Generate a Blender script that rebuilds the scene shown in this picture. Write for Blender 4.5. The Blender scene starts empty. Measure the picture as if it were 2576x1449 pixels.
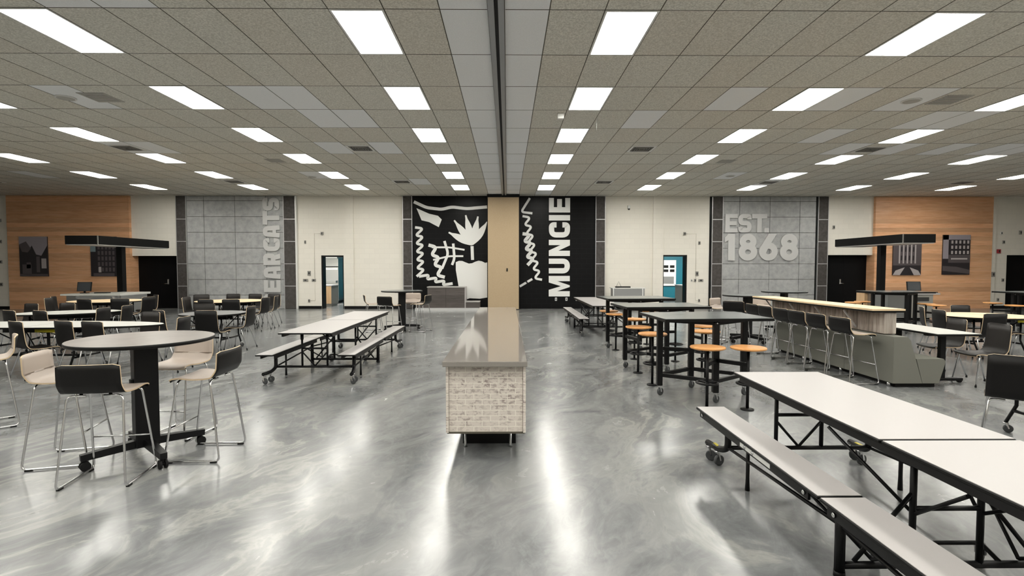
import bpy, bmesh, math, random
from mathutils import Vector, Matrix
S = bpy.context.scene
COL = S.collection
random.seed(7)
R = math.radians
# ------------------------------------------------------------------ camera, world, exposure
cam_d = bpy.data.cameras.new('camera')
cam = bpy.data.objects.new('camera', cam_d); COL.objects.link(cam)
cam_d.sensor_width = 36; cam_d.lens = 1312/2576*36; cam_d.clip_start = .05; cam_d.clip_end = 200
cam.location = (0, 0, 1.67)
cam.rotation_euler = (R(90)-math.atan(53/1312), 0, -math.atan(12/1312))
S.camera = cam
w = bpy.data.worlds.new('world'); S.world = w; w.use_nodes = True
w.node_tree.nodes['Background'].inputs[0].default_value = (.8, .9, 1, 1)
w.node_tree.nodes['Background'].inputs[1].default_value = .02
S.view_settings.view_transform = 'Standard'; S.view_settings.look = 'None'
S.view_settings.gamma = 1; S.view_settings.use_curve_mapping = False
S.view_settings.exposure = 2.05
LIGHT_STRENGTH = 6.2
S.cycles.max_bounces = 8; S.cycles.diffuse_bounces = 4; S.cycles.glossy_bounces = 4
S.cycles.caustics_reflective = False; S.cycles.caustics_refractive = False
CEIL = 4.486; WY = 20.9

# ------------------------------------------------------------------ materials
MAT = {}
def mat(name, col, rough=.5, metal=0, spec=.5, emit=None, es=1, coat=0):
    m = bpy.data.materials.new(name); m.use_nodes = True
    b = m.node_tree.nodes['Principled BSDF']
    b.inputs['Base Color'].default_value = (*col, 1)
    b.inputs['Roughness'].default_value = rough
    b.inputs['Metallic'].default_value = metal
    b.inputs['Specular IOR Level'].default_value = spec
    b.inputs['Coat Weight'].default_value = coat
    if emit:
        b.inputs['Emission Color'].default_value = (*emit, 1); b.inputs['Emission Strength'].default_value = es
    MAT[name] = m
    return m
class NT:
    def __init__(s, m):
        s.t = m.node_tree; s.b = s.t.nodes['Principled BSDF']
    def n(s, typ, **kw):
        nd = s.t.nodes.new('ShaderNode'+typ)
        for k, v in kw.items(): setattr(nd, k, v)
        return nd
    def l(s, a, b): s.t.links.new(a, b)
    def obj(s, scale=(1, 1, 1), rot=(0, 0, 0), loc=(0, 0, 0)):
        tc = s.n('TexCoord'); mp = s.n('Mapping')
        mp.inputs['Scale'].default_value = scale; mp.inputs['Rotation'].default_value = rot; mp.inputs['Location'].default_value = loc
        s.l(tc.outputs['Object'], mp.inputs[0]); return mp.outputs[0]
    def noise(s, v, sc, det=3, rough=.5, dist=0):
        nd = s.n('TexNoise'); nd.inputs['Scale'].default_value = sc; nd.inputs['Detail'].default_value = det
        nd.inputs['Roughness'].default_value = rough; nd.inputs['Distortion'].default_value = dist
        s.l(v, nd.inputs['Vector']); return nd
    def ramp(s, fac, stops):
        r = s.n('ValToRGB'); e = r.color_ramp.elements
        while len(e) < len(stops): e.new(.5)
        for i, (p, c) in enumerate(stops):
            e[i].position = p; e[i].color = (*c, 1) if len(c) == 3 else c
        s.l(fac, r.inputs[0]); return r.outputs[0]
    def mix(s, f, a, b, mode='MIX'):
        m = s.n('MixRGB', blend_type=mode)
        for i, x in enumerate((f, a, b)):
            if isinstance(x, (int, float)): m.inputs[i].default_value = x
            elif isinstance(x, tuple): m.inputs[i].default_value = (*x, 1)
            else: s.l(x, m.inputs[i])
        return m.outputs[0]
    def bump(s, h, st=.2, d=.01):
        b = s.n('Bump'); b.inputs['Strength'].default_value = st; b.inputs['Distance'].default_value = d
        s.l(h, b.inputs['Height']); s.l(b.outputs[0], s.b.inputs['Normal'])
    def base(s, c): s.l(c, s.b.inputs['Base Color'])
def g(v): return (v, v, v)

mat('black', (.0035, .0035, .004), .4, spec=.25); mat('black_rubber', (.008, .008, .008), .7, spec=.2)
mat('chrome', (.62, .62, .63), .18, 1); mat('steel', (.45, .46, .47), .3, 1)
mat('trim_metal', (.62, .62, .62), .35, .6)
mat('ply_edge', (.55, .42, .27), .5); mat('shell_dark', (.006, .0055, .0055), .45, spec=.25)
mat('shell_brown', (.014, .012, .011), .45, spec=.25); mat('shell_beige', (.46, .39, .335), .42)
mat('white_laminate', (.4, .382, .375), .35); mat('cream_laminate', (.52, .52, .49), .35)
mat('grey_laminate', (.2, .2, .2), .3)
mat('wheel_grey', (.045, .048, .05), .5); mat('yellow_label', (.62, .52, .03), .5); mat('white_label', (.6, .6, .58), .5)
mat('black_paint', (.004, .004, .004), .45, spec=.25); mat('white_paint', (.76, .76, .74), .5); mat('letter_grey', (.52, .52, .51), .4)
mat('door_black', (.0015, .0015, .002), .6, spec=.15); mat('teal', (0, .13, .18), .5)
mat('white_plastic', (.7, .7, .68), .4); mat('grey_plastic', (.25, .24, .22), .5); mat('red_plastic', (.35, .02, .03), .4)
mat('screen', (.03, .033, .037), .25); mat('upholstery', (.16, .16, .135), .8)
mat('vent_dark', (.02, .02, .02), .8); mat('vent_grey', (.42, .41, .38), .6); mat('tile_gap', (.09, .08, .06), .9)
mat('base_black', (.003, .003, .003), .45, spec=.2); mat('canopy_edge', (.6, .6, .58), .4)
mat('photo_dark', (.02, .016, .02), .5); mat('photo_mid', (.09, .075, .08), .5); mat('photo_light', (.3, .27, .3), .5)
mat('photo_sky', (.2, .26, .28), .5); mat('photo_white', (.42, .38, .38), .5)
mat('lamp', (.9, .9, .9), .5, emit=(1, .975, .9), es=LIGHT_STRENGTH)
mat('slot_grey', (.3, .31, .32), .45, .3)

m = mat('floor', g(.3), .25, spec=.42, coat=.2); m_ = NT(m); m_.b.inputs['Coat Roughness'].default_value = .15
v = m_.obj((1, 1, 1), (0, 0, .5))
n0 = m_.noise(v, .45, 4, .55, 1.2)
warp = m_.mix(.55, v, n0.outputs['Color'], 'ADD')
warp2 = m_.n('Mapping'); m_.l(warp, warp2.inputs[0]); warp2.inputs['Scale'].default_value = (1.6, .8, 1)
n1 = m_.noise(warp2.outputs[0], .9, 6, .6, 1.6)
n2 = m_.noise(v, .35, 3, .5, .8)
n3 = m_.noise(warp2.outputs[0], 3.2, 8, .7, 2.2)
c1 = m_.ramp(n1.outputs['Fac'], [(.3, (.11, .115, .12)), (.48, (.168, .173, .175)), (.62, (.2, .204, .202)), (.8, (.26, .262, .25))])
ve = m_.n('Math', operation='SUBTRACT'); m_.l(n1.outputs['Fac'], ve.inputs[0]); ve.inputs[1].default_value = .56
va = m_.n('Math', operation='ABSOLUTE'); m_.l(ve.outputs[0], va.inputs[0])
vein = m_.ramp(va.outputs[0], [(0, g(.8)), (.05, g(0))])
vmask = m_.ramp(n2.outputs['Fac'], [(.46, g(0)), (.62, g(.8))])
vv = m_.mix(1.0, vein, vmask, 'MULTIPLY')
c2 = m_.mix(vv, c1, (.34, .34, .315))
c3 = m_.mix(m_.ramp(n3.outputs['Fac'], [(.45, g(0)), (.75, g(.22))]), c2, (.4, .41, .4))
m_.base(c3)
rr = m_.ramp(n1.outputs['Fac'], [(.3, g(.2)), (.8, g(.3))]); m_.l(rr, m_.b.inputs['Roughness'])
nb = m_.noise(v, 1.3, 2, .5); m_.bump(nb.outputs['Fac'], .06, .02)

def speck(name, a, b, sc=60, rough=.9, lo=.4, hi=.65, bump=.15):
    m = mat(name, a, rough, spec=.2); t = NT(m); n = t.noise(t.obj(), sc, 4, .7)
    t.base(t.ramp(n.outputs['Fac'], [(lo, a), (hi, b)])); t.bump(n.outputs['Fac'], bump, .004); return m
speck('tile_beige', (.53, .512, .455), (.8, .78, .71), 48)
speck('tile_tan', (.53, .5, .435), (.78, .75, .675), 48)
speck('tile_white', (.8, .81, .82), (.86, .87, .88), 90, lo=.42, hi=.6)
speck('concrete', (.32, .325, .325), (.43, .435, .43), 5, .75, .35, .68)
speck('slate', (.06, .054, .05), (.085, .078, .074), 9, .6)
speck('tan_fabric', (.42, .32, .205), (.46, .355, .235), 40, .9)
speck('quartz', (.23, .21, .19), (.25, .23, .21), 150, .06, bump=0)
MAT['quartz'].node_tree.nodes['Principled BSDF'].inputs['Specular IOR Level'].default_value = .8
speck('dark_top', (.085, .095, .095), (.17, .18, .18), 2.5, .22, .35, .7, 0)
speck('taupe_top', (.2, .18, .165), (.26, .235, .215), 4, .3, .35, .7, 0)
speck('seat_wood', (.62, .29, .1), (.7, .36, .14), 14, .35, bump=0)

def wood(name, a, b, c, plank=.2, horiz=True, rough=.45, sc=(1, 1, 1)):
    m = mat(name, a, rough); t = NT(m)
    v = t.obj((.7, 1, 9) if horiz else (9, 9, .8)); n = t.noise(v, 2.2, 6, .65, .4)
    f = t.ramp(n.outputs['Fac'], [(.3, a), (.5, b), (.72, c)])
    sp = t.n('SeparateXYZ'); t.l(t.obj(), sp.inputs[0])
    ax = sp.outputs['Z'] if horiz else sp.outputs['X']
    q = t.n('Math', operation='DIVIDE'); t.l(ax, q.inputs[0]); q.inputs[1].default_value = plank
    fl = t.n('Math', operation='FLOOR'); t.l(q.outputs[0], fl.inputs[0])
    wn = t.n('TexWhiteNoise', noise_dimensions='1D'); t.l(fl.outputs[0], wn.inputs['W'])
    tone = t.ramp(wn.outputs['Value'], [(0, g(.72)), (1, g(1.0))])
    t.base(t.mix(1.0, f, tone, 'MULTIPLY')); return m
wood('panel_wood', (.7, .36, .18), (.83, .46, .25), (.9, .55, .32), .17)
wood('top_wood', (.68, .5, .3), (.78, .6, .38), (.84, .66, .44), .12)
wood('cabinet_wood', (.06, .05, .045), (.085, .072, .066), (.11, .095, .09), .3)
wood('weathered', (.09, .07, .058), (.26, .215, .18), (.5, .44, .39), .11, False, .7)
wood('weathered_pale', (.2, .165, .14), (.4, .345, .3), (.58, .52, .46), .11, False, .7)
wood('warm_cabinet', (.62, .4, .22), (.7, .47, .27), (.75, .52, .32), .4, False)

m = mat('cream_wall', (.62, .585, .5), .7); t = NT(m)
def bricktex(t, v, sc, bw, rh, mortar, off=.5):
    br = t.n('TexBrick', offset=off); t.l(v, br.inputs['Vector'])
    br.inputs['Scale'].default_value = sc; br.inputs['Brick Width'].default_value = bw; br.inputs['Row Height'].default_value = rh
    br.inputs['Mortar Size'].default_value = mortar; br.inputs['Mortar Smooth'].default_value = .4
    br.inputs['Color1'].default_value = (1, 1, 1, 1); br.inputs['Color2'].default_value = (.97, .97, .97, 1); br.inputs['Mortar'].default_value = (.9, .9, .9, 1)
    return br
def xz(t):
    sp = t.n('SeparateXYZ'); tc = t.n('TexCoord'); t.l(tc.outputs['Object'], sp.inputs[0])
    cb = t.n('CombineXYZ'); ad = t.n('Math', operation='ADD'); t.l(sp.outputs['X'], ad.inputs[0]); t.l(sp.outputs['Y'], ad.inputs[1])
    t.l(ad.outputs[0], cb.inputs[0]); t.l(sp.outputs['Z'], cb.inputs[1]); return cb.outputs[0]
br = bricktex(t, xz(t), 1, .4, .2, .006)
t.base(t.mix(1.0, (.78, .745, .67), br.outputs['Color'], 'MULTIPLY')); t.bump(br.outputs['Fac'], -.3, .004)
m = mat('black_block', (.008, .008, .01), .4); t = NT(m); br = bricktex(t, xz(t), 1, .4, .2, .012)
t.base(t.mix(br.outputs['Fac'], (.0025, .0025, .003), (.006, .006, .007))); t.b.inputs['Specular IOR Level'].default_value = .15; t.bump(br.outputs['Fac'], -.6, .01)
m = mat('white_brick', (.6, .55, .5), .7); t = NT(m); vx = xz(t); br = bricktex(t, vx, 1, .145, .0475, .004)
ns = t.noise(t.obj((1, 1, 1.8)), 22, 5, .7, .3); ns2 = t.noise(t.obj(), 5, 2, .5)
st = t.ramp(ns.outputs['Fac'], [(.5, g(0)), (.57, g(1))]); s2 = t.ramp(ns2.outputs['Fac'], [(.38, g(.25)), (.6, g(1))])
edge = t.mix(1.0, st, s2, 'MULTIPLY')
cc = t.mix(edge, (.66, .6, .54), (.3, .24, .22))
t.base(t.mix(br.outputs['Fac'], cc, (.78, .74, .66))); t.bump(br.outputs['Fac'], -.5, .004)

# ------------------------------------------------------------------ mesh helpers
def bend(pts, r, n=6):
    P = [Vector(p) for p in pts]; out = [P[0]]
    for i in range(1, len(P)-1):
        a, b, c = P[i-1], P[i], P[i+1]
        u = (a-b); v = (c-b); d = min(r, u.length*.49, v.length*.49)
        p0 = b+u.normalized()*d; p1 = b+v.normalized()*d
        for k in range(n+1):
            s = k/n; out.append(p0*(1-s)**2 + b*2*s*(1-s) + p1*s*s)
    out.append(P[-1]); return out
class MB:
    def __init__(s): s.bm = bmesh.new(); s.mi = 0
    def f(s, vs, smooth=False):
        try:
            fc = s.bm.faces.new(vs); fc.material_index = s.mi; fc.smooth = smooth; return fc
        except ValueError: return None
    def box(s, x0, x1, y0, y1, z0, z1):
        v = [s.bm.verts.new(p) for p in [(x0, y0, z0), (x1, y0, z0), (x1, y1, z0), (x0, y1, z0), (x0, y0, z1), (x1, y0, z1), (x1, y1, z1), (x0, y1, z1)]]
        for q in [(3, 2, 1, 0), (4, 5, 6, 7), (0, 1, 5, 4), (1, 2, 6, 5), (2, 3, 7, 6), (3, 0, 4, 7)]: s.f([v[i] for i in q])
        return s
    def rbox(s, x0, x1, y0, y1, z0, z1, r=.01, seg=2):
        b2 = bmesh.new(); t = MB(); t.bm.free(); t.bm = b2; t.mi = s.mi; t.box(x0, x1, y0, y1, z0, z1)
        bmesh.ops.bevel(b2, geom=list(b2.edges), offset=r, segments=seg, affect='EDGES', profile=.5)
        me = bpy.data.meshes.new('tmp'); b2.to_mesh(me); b2.free(); n0 = len(s.bm.faces)
        s.bm.from_mesh(me); bpy.data.meshes.remove(me)
        s.bm.faces.ensure_lookup_table()
        for fc in s.bm.faces[n0:]: fc.material_index = s.mi
        return s
    def prism(s, pts, axis, a0, a1):
        # pts: 2D outline; axis 'x','y','z' = extrusion axis
        def m(p, a): return {'x': (a, p[0], p[1]), 'y': (p[0], a, p[1]), 'z': (p[0], p[1], a)}[axis]
        A = [s.bm.verts.new(m(p, a0)) for p in pts]; B = [s.bm.verts.new(m(p, a1)) for p in pts]
        s.f(A); s.f(B[::-1]); n = len(pts)
        for i in range(n): s.f([A[i], A[(i+1) % n], B[(i+1) % n], B[i]])
        return s
    def tube(s, pts, r, n=8, caps=True, flat=None):
        P = [Vector(p) for p in pts]; rings = []
        up = None
        for i, p in enumerate(P):
            t = (P[min(i+1, len(P)-1)]-P[max(i-1, 0)]).normalized()
            if up is None:
                up = Vector((0, 0, 1)) if abs(t.z) < .9 else Vector((1, 0, 0))
            a = t.cross(up).normalized(); up = a.cross(t).normalized()
            rr = r[i] if isinstance(r, (list, tuple)) else r
            off = math.pi/4 if n == 4 else 0
            k = math.sqrt(2) if n == 4 else 1
            rings.append([s.bm.verts.new(p + (a*math.cos(2*math.pi*j/n+off) + up*math.sin(2*math.pi*j/n+off))*rr*k) for j in range(n)])
        for A, B in zip(rings, rings[1:]):
            for j in range(n): s.f([A[j], A[(j+1) % n], B[(j+1) % n], B[j]], n > 4)
        if caps: s.f(rings[0][::-1]); s.f(rings[-1])
        return s
    def bar(s, a, b, w=.03): return s.tube([a, b], w/2, 4)
    def lathe(s, prof, n=32, c=(0, 0), axis='z', ax=0):
        rings = []
        for r, z in prof:
            ring = []
            for j in range(n):
                a = 2*math.pi*j/n; u, v = r*math.cos(a), r*math.sin(a)
                ring.append(s.bm.verts.new({'z': (c[0]+u, c[1]+v, z), 'x': (z, c[0]+u, c[1]+v), 'y': (c[0]+u, z, c[1]+v)}[axis]))
            rings.append(ring)
        for A, B in zip(rings, rings[1:]):
            for j in range(n): s.f([A[j], A[(j+1) % n], B[(j+1) % n], B[j]], True)
        s.f(rings[0][::-1]); s.f(rings[-1]); return s
    def build(s, name, mats, parent=None, loc=None, rot=0):
        bmesh.ops.recalc_face_normals(s.bm, faces=s.bm.faces)
        me = bpy.data.meshes.new(name); s.bm.to_mesh(me); s.bm.free()
        for x in (mats if isinstance(mats, (list, tuple)) else [mats]): me.materials.append(MAT[x])
        o = bpy.data.objects.new(name, me); COL.objects.link(o)
        if parent: o.parent = parent
        if loc: o.location = loc
        if rot: o.rotation_euler.z = rot
        return o
def tag(o, label, cat, group=None):
    o['label'] = label; o['category'] = cat
    if group: o['group'] = group
    return o
def thing(name, label, cat, loc=(0, 0, 0), rot=0, group=None):
    o = bpy.data.objects.new(name, None); COL.objects.link(o); o.empty_display_size = .1
    o.location = loc; o.rotation_euler = (0, 0, rot); return tag(o, label, cat, group)
def struct(o): o['kind'] = 'structure'; return o
def dup(root, loc, rot, label, group=None):
    r = root.copy(); COL.objects.link(r); r.location = loc; r.rotation_euler = (0, 0, rot); r['label'] = label
    if group: r['group'] = group
    for ch in list(root.children):
        c = ch.copy(); COL.objects.link(c); c.parent = r
        for gch in list(ch.children):
            d = gch.copy(); COL.objects.link(d); d.parent = c
    return r
B = lambda *a: MB().box(*a)

# ------------------------------------------------------------------ shell of the room
XL, XR, YB = -24.0, 24.0, -6.5
struct(B(XL-.2, XR+.2, YB-.2, WY+6, -.1, 0).build('floor', 'floor'))
struct(B(XL-.2, XL, YB, WY, 0, CEIL).build('wall_left', 'cream_wall'))
struct(B(XR, XR+.2, YB, WY, 0, CEIL).build('wall_right', 'cream_wall'))
struct(B(XL, XR, YB-.2, YB, 0, CEIL).build('wall_rear', 'cream_wall'))
OPEN = [(-14.92, -13.14, 2.11), (-7.42, -6.51, 2.13), (6.23, 7.22, 2.15), (12.86, 14.72, 2.15), (20.16, 22.1, 2.15)]
wl = MB(); x = XL
for a, b, h in OPEN:
    wl.box(x, a, WY, WY+.35, 0, CEIL); wl.box(a, b, WY, WY+.35, h, CEIL); x = b
wl.box(x, XR, WY, WY+.35, 0, CEIL)
struct(wl.build('wall_front', 'cream_wall'))
# pilasters painted like the wall
struct(B(-6.51, -6.11, WY-.06, WY, 0, CEIL).build('trim_1', 'cream_wall'))
struct(B(5.83, 6.24, WY-.06, WY, 0, CEIL).build('trim_2', 'cream_wall'))
struct(B(-20.3, -19.72, WY-.05, WY, 0, CEIL).build('trim_3', 'cream_wall'))
struct(B(19.46, 19.62, WY-.08, WY, 0, CEIL).build('trim_4', 'cream_wall'))
def baseboard(n, a, b, y=WY): struct(B(a, b, y-.02, y, 0, .11).build('baseboard_'+n, 'base_black'))
baseboard('front_a', XL, -19.72, WY-.05); baseboard('front_b', -8.33, -7.42); baseboard('front_c', -6.5, -4.16, WY-.06)
baseboard('front_d', 3.93, 6.22, WY-.06); baseboard('front_e', 7.23, 8.12); baseboard('front_f', 19.46, 20.15, WY-.08)
baseboard('front_g', 22.1, XR)
b = B(XL, XL+.02, YB, WY, 0, .11); struct(b.build('baseboard_left', 'base_black'))
b = B(XR-.02, XR, YB, WY, 0, .11); struct(b.build('baseboard_right', 'base_black'))

# ceiling: one mesh of tiles in a grid, two kinds of tile
def cell_x():
    e = []; k = 0
    while -.739-.6096*k > XL: e.append(-.739-.6096*k); k += 1
    e.append(XL); e = e[::-1]; e += [-.21, -.03]; k = 0
    while .467+.6096*k < XR: e.append(.467+.6096*k); k += 1
    e.append(XR); return e
ex = cell_x(); ey = [YB]; y = 5.83-1.2192*10
while y < WY:
    if y > YB+.05: ey.append(y)
    y += 1.2192
ey.append(WY)
def xi(x):
    for i in range(len(ex)-1):
        if ex[i] <= x < ex[i+1]: return i
def yi(y):
    for i in range(len(ey)-1):
        if ey[i] <= y < ey[i+1]: return i
LCX = [-1.349-.3048-3.6576*k for k in range(4)] + [1.0766+.3048+3.6576*k for k in range(5)]
LCY = [5.83+.6096+2.4384*k for k in range(-4, 6)]
lights = {(xi(cx), yi(cy)) for cx in LCX for cy in LCY}
WHITE = [(-5.99, 5.62), (-4.7, 5.4), (-3.8, 5.4), (-7.35, 8.87), (-4.12, 8.85), (-3.5, 8.85), (-3.48, 10.06), (-2.98, 10.07), (-9.25, 12.6), (-8.3, 12.6), (-14.6, 16.5),
         (-4.03, 12.5), (-2.94, 12.5), (-2.86, 17.3), (2.6, 10.05), (3.84, 8.9), (6.85, 8.9), (8.57, 10.05), (8.0, 10.2), (6.85, 11.3),
         (7.9, 12.5), (9.5, 12.5), (10.6, 12.5), (11.5, 12.5), (12.3, 12.5), (6.9, 16.2), (8.8, 17.4), (1.25, 19.9), (-6.1, 16.5), (.25, 18.7), (5.6, 8.9)]
white = {(xi(a), yi(b)) for a, b in WHITE}
cl = MB()
cl.mi = 3; cl.box(XL, XR, YB, WY, CEIL+.05, CEIL+.15)
rnd = random.Random(3)
for i in range(len(ex)-1):
    zone = -.74 < (ex[i]+ex[i+1])/2 < .47
    if zone and ex[i] > -.22 and ex[i+1] < 0: continue
    for j in range(len(ey)-1):
        if (i, j) in lights: continue
        gp = .006
        cl.mi = 2 if (zone or (i, j) in white) else (1 if rnd.random() < .3 else 0)
        z = CEIL + rnd.uniform(-.001, .001)
        cl.box(ex[i]+gp, ex[i+1]-gp, ey[j]+gp, ey[j+1]-gp, z, z+.02)
struct(cl.build('ceiling', ['tile_beige', 'tile_tan', 'tile_white', 'tile_gap']))
# the steel T-bars holding the tiles, coloured dark for the shadow gap beside them
tg = MB()
for xx in ex[1:-1]: tg.box(xx-.004, xx+.004, YB, WY, CEIL-.002, CEIL+.02)
for yy in ey[1:-1]:
    tg.box(XL, -.22, yy-.004, yy+.004, CEIL-.002, CEIL+.02); tg.box(-.02, XR, yy-.004, yy+.004, CEIL-.002, CEIL+.02)
struct(tg.build('trim_5', 'tile_gap'))
# partition track
t = thing('partition_track', 'long grey steel partition track with a dark slot along the ceiling', 'track', (-.12, 6.9, CEIL))
B(-.088, -.022, -13.4, 13.4, -.05, .04).build('rail', 'slot_grey', t); B(.022, .088, -13.4, 13.4, -.05, .04).build('rail', 'slot_grey', t)
B(-.022, .022, -13.4, 13.4, -.012, .04).build('slot', 'vent_dark', t)

# ceiling lights
ORD = ['nearest', 'second', 'third', 'fourth', 'fifth']
lamp0 = None
def light_thing(x, y, label):
    global lamp0
    if lamp0 is None:
        t = thing('ceiling_light', label, 'light', (x, y, CEIL), 0, 'recessed ceiling light panels')
        fr = MB()
        for a in ((-.3, .3, -.605, -.575), (-.3, .3, .575, .605), (-.3, -.275, -.575, .575), (.275, .3, -.575, .575)): fr.box(*a, -.006, .03)
        fr.build('frame', 'white_plastic', t)
        MB().box(-.275, .275, -.575, .575, .0, .02).build('diffuser', 'lamp', t)
        lamp0 = t
    else: dup(lamp0, (x, y, CEIL), 0, label)
rows = {0: 'row nearest the camera', 1: 'second row out', 2: 'third row out', 3: 'fourth row out', 4: 'fifth row out', 5: 'farthest row'}
for ci, cx in enumerate(LCX):
    side = 'left' if cx < 0 else 'right'; k = ci if cx < 0 else ci-4
    for ri, cy in enumerate(LCY):
        r = ri-4
        rw = rows[r] if r >= 0 else ['overhead row', 'first row behind', 'second row behind', 'third row behind'][-r-1]
        light_thing(cx, cy, f'bright ceiling light panel, {ORD[k]} column {side} of the dark track, {rw}')

# vents, grilles, speakers in the ceiling
vent0 = None
for x, y, lab in [(-3.48, 12.54, 'square slatted ceiling vent left of the track between third and fourth light rows'),
                  (3.21, 12.54, 'square slatted ceiling vent right of the track between third and fourth light rows'),
                  (-9.0, 12.54, 'dark ceiling vent farther left in a white tile beside the third light row'),
                  (8.7, 12.54, 'dark ceiling vent farther right in a white tile beside the third light row'),
                  (-3.48, 17.4, 'small far ceiling vent left of the track near the mural wall'),
                  (3.21, 17.4, 'small far ceiling vent right of the track near the mural wall'),
                  (-9.0, 17.4, 'far ceiling vent above the concrete panel on the left'),
                  (8.7, 17.4, 'far ceiling vent above the concrete panel on the right'),
                  (-17.0, 17.4, 'dark ceiling vent far left above the wood wall panel'), (15.2, 17.4, 'dark ceiling vent far right above the wood wall panel')]:
    if vent0 is None:
        t = thing('ceiling_vent', lab, 'vent', (x, y, CEIL), 0, 'slatted ceiling vents')
        fr = MB()
        for a in ((-.29, .29, -.29, -.24), (-.29, .29, .24, .29), (-.29, -.24, -.24, .24), (.24, .29, -.24, .24)): fr.box(*a, -.012, .004)
        fr.build('frame', 'white_plastic', t); B(-.24, .24, -.24, .24, -.002, .004).build('backing', 'vent_dark', t)
        sl = MB()
        for q in range(4):
            a = .06+.05*q
            for s_ in (-1, 1):
                sl.box(-a, a, s_*a-.006, s_*a+.006, -.02, -.001); sl.box(s_*a-.006, s_*a+.006, -a, a, -.02, -.001)
        sl.build('slats', 'grey_plastic', t); vent0 = t
    else: dup(vent0, (x, y, CEIL), 0, lab)
for x, y, lab, s_ in [(-6.75, 8.85, 'grey return grille in the ceiling beside a white speaker tile on the left', .22),
                      (7.45, 8.85, 'grey return grille in the ceiling beside a white speaker tile on the right', .22),
                      (-6.15, 14.0, 'small brown ceiling grille left of the track beyond the fourth light column', .2),
                      (5.85, 14.0, 'small brown ceiling grille right of the track near the second light column', .2)]:
    t = thing('ceiling_grille', lab, 'grille', (x, y, CEIL), 0, 'grey ceiling grilles')
    B(-s_, s_, -s_*1.1, s_*1.1, -.008, .002).build('frame', 'vent_grey', t)
    gl = MB()
    for q in range(9): gl.box(-s_+.03, s_-.03, -s_+q*s_/4.5, -s_+q*s_/4.5+.02, -.014, -.006)
    gl.build('louvres', 'vent_grey', t)
for x, y, lab in [(-7.35, 8.87, 'round ceiling speaker in a white tile on the left'), (6.85, 8.9, 'round ceiling speaker in a white tile on the right'),
                  (-6.1, 16.5, 'small far ceiling speaker left of the track'), (6.9, 16.2, 'small far ceiling speaker right of the track')]:
    t = thing('ceiling_speaker', lab, 'speaker', (x, y, CEIL), 0, 'round ceiling speakers')
    MB().lathe([(.15, .0), (.15, -.012), (.13, -.014)], 28).build('ring', 'white_plastic', t)
    MB().lathe([(.13, -.006), (.12, -.02), (.02, -.024)], 28).build('grille', 'vent_grey', t)
t = thing('motion_sensor', 'small white box sensor hanging from the ceiling right of the track', 'sensor', (.98, 9.7, CEIL))
MB().rbox(-.06, .06, -.05, .05, -.1, 0, .012).build('housing', 'white_plastic', t)
tag(MB().tube([(1.7, 10.0, CEIL), (1.7, 10.02, CEIL-.22)], .006).build('hanging_cord', 'white_plastic'), 'thin white cord dangling from the ceiling right of the box sensor', 'cord')

# ------------------------------------------------------------------ folded partition
t = thing('folded_partition', 'tall tan folded partition stack standing between mural halves', 'partition', (-.15, 20.3, 0))
B(-.6, .6, -.02, .58, .03, 4.36).build('panel', 'tan_fabric', t)
B(.6, .63, -.02, .58, .03, 4.36).build('edge_seal', 'base_black', t)
B(-.63, .63, -.03, .58, 4.36, 4.47).build('header', 'base_black', t)
B(.12, .17, -.035, -.02, 1.5, 1.62).build('latch', 'base_black', t)
B(-.6, .63, 0, .58, 0, .03).build('bottom_seal', 'base_black', t)

# ------------------------------------------------------------------ decorative wall panels
def strip(par, a, b, y=WY):
    m = MB(); zs = [0, .91, 1.795, 2.68, 3.56, CEIL-.01]
    for z0, z1 in zip(zs, zs[1:]): m.box(a+.02, b-.02, y-.09, y-.001, z0+.012, z1-.012)
    m.build('slate_strip', 'slate', par)
    m = MB()
    for z in zs[1:-1]: m.box(a, b, y-.1, y-.002, z-.012, z+.012)
    m.box(a, a+.02, y-.1, y-.002, 0, CEIL-.01); m.box(b-.02, b, y-.1, y-.002, 0, CEIL-.01)
    m.build('metal_trim', 'trim_metal', par)
def concrete(par, a, b, vlines, y=WY):
    B(a, b, y-.03, y-.001, 0, CEIL-.01).build('backing', 'tile_gap', par)
    m = MB(); xs = [a]+vlines+[b]; zs = [0]+[.55+.622*k for k in range(7)]+[CEIL-.01]
    for x0, x1 in zip(xs, xs[1:]):
        for z0, z1 in zip(zs, zs[1:]):
            if z1-z0 > .05: m.box(x0+.008, x1-.008, y-.06, y-.03, z0+.008, z1-.008)
    m.build('concrete_sheets', 'concrete', par)
t = thing('concrete_wall_panel', 'grey concrete feature panel with slate strips bearing vertical BEARCATS letters', 'wall panel', (0, 0, 0))
strip(t, -13.09, -12.68); strip(t, -8.86, -8.38); concrete(t, -12.68, -8.86, [-12.0, -10.78, -9.56])
B(-8.38, -8.34, WY-.12, WY-.002, 0, CEIL-.01).build('end_trim', 'white_paint', t)
t = thing('concrete_wall_panel', 'grey concrete feature panel with slate strips bearing the date lettering', 'wall panel', (0, 0, 0))
strip(t, 8.17, 8.61); strip(t, 12.42, 12.84); concrete(t, 8.61, 12.35, [9.28, 10.5, 11.7])
B(12.35, 12.42, WY-.03, WY-.002, 0, CEIL-.01).build('gap_trim', 'base_black', t); B(8.1, 8.17, WY-.03, WY-.002, 0, CEIL-.01).build('gap_trim', 'base_black', t)

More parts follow.
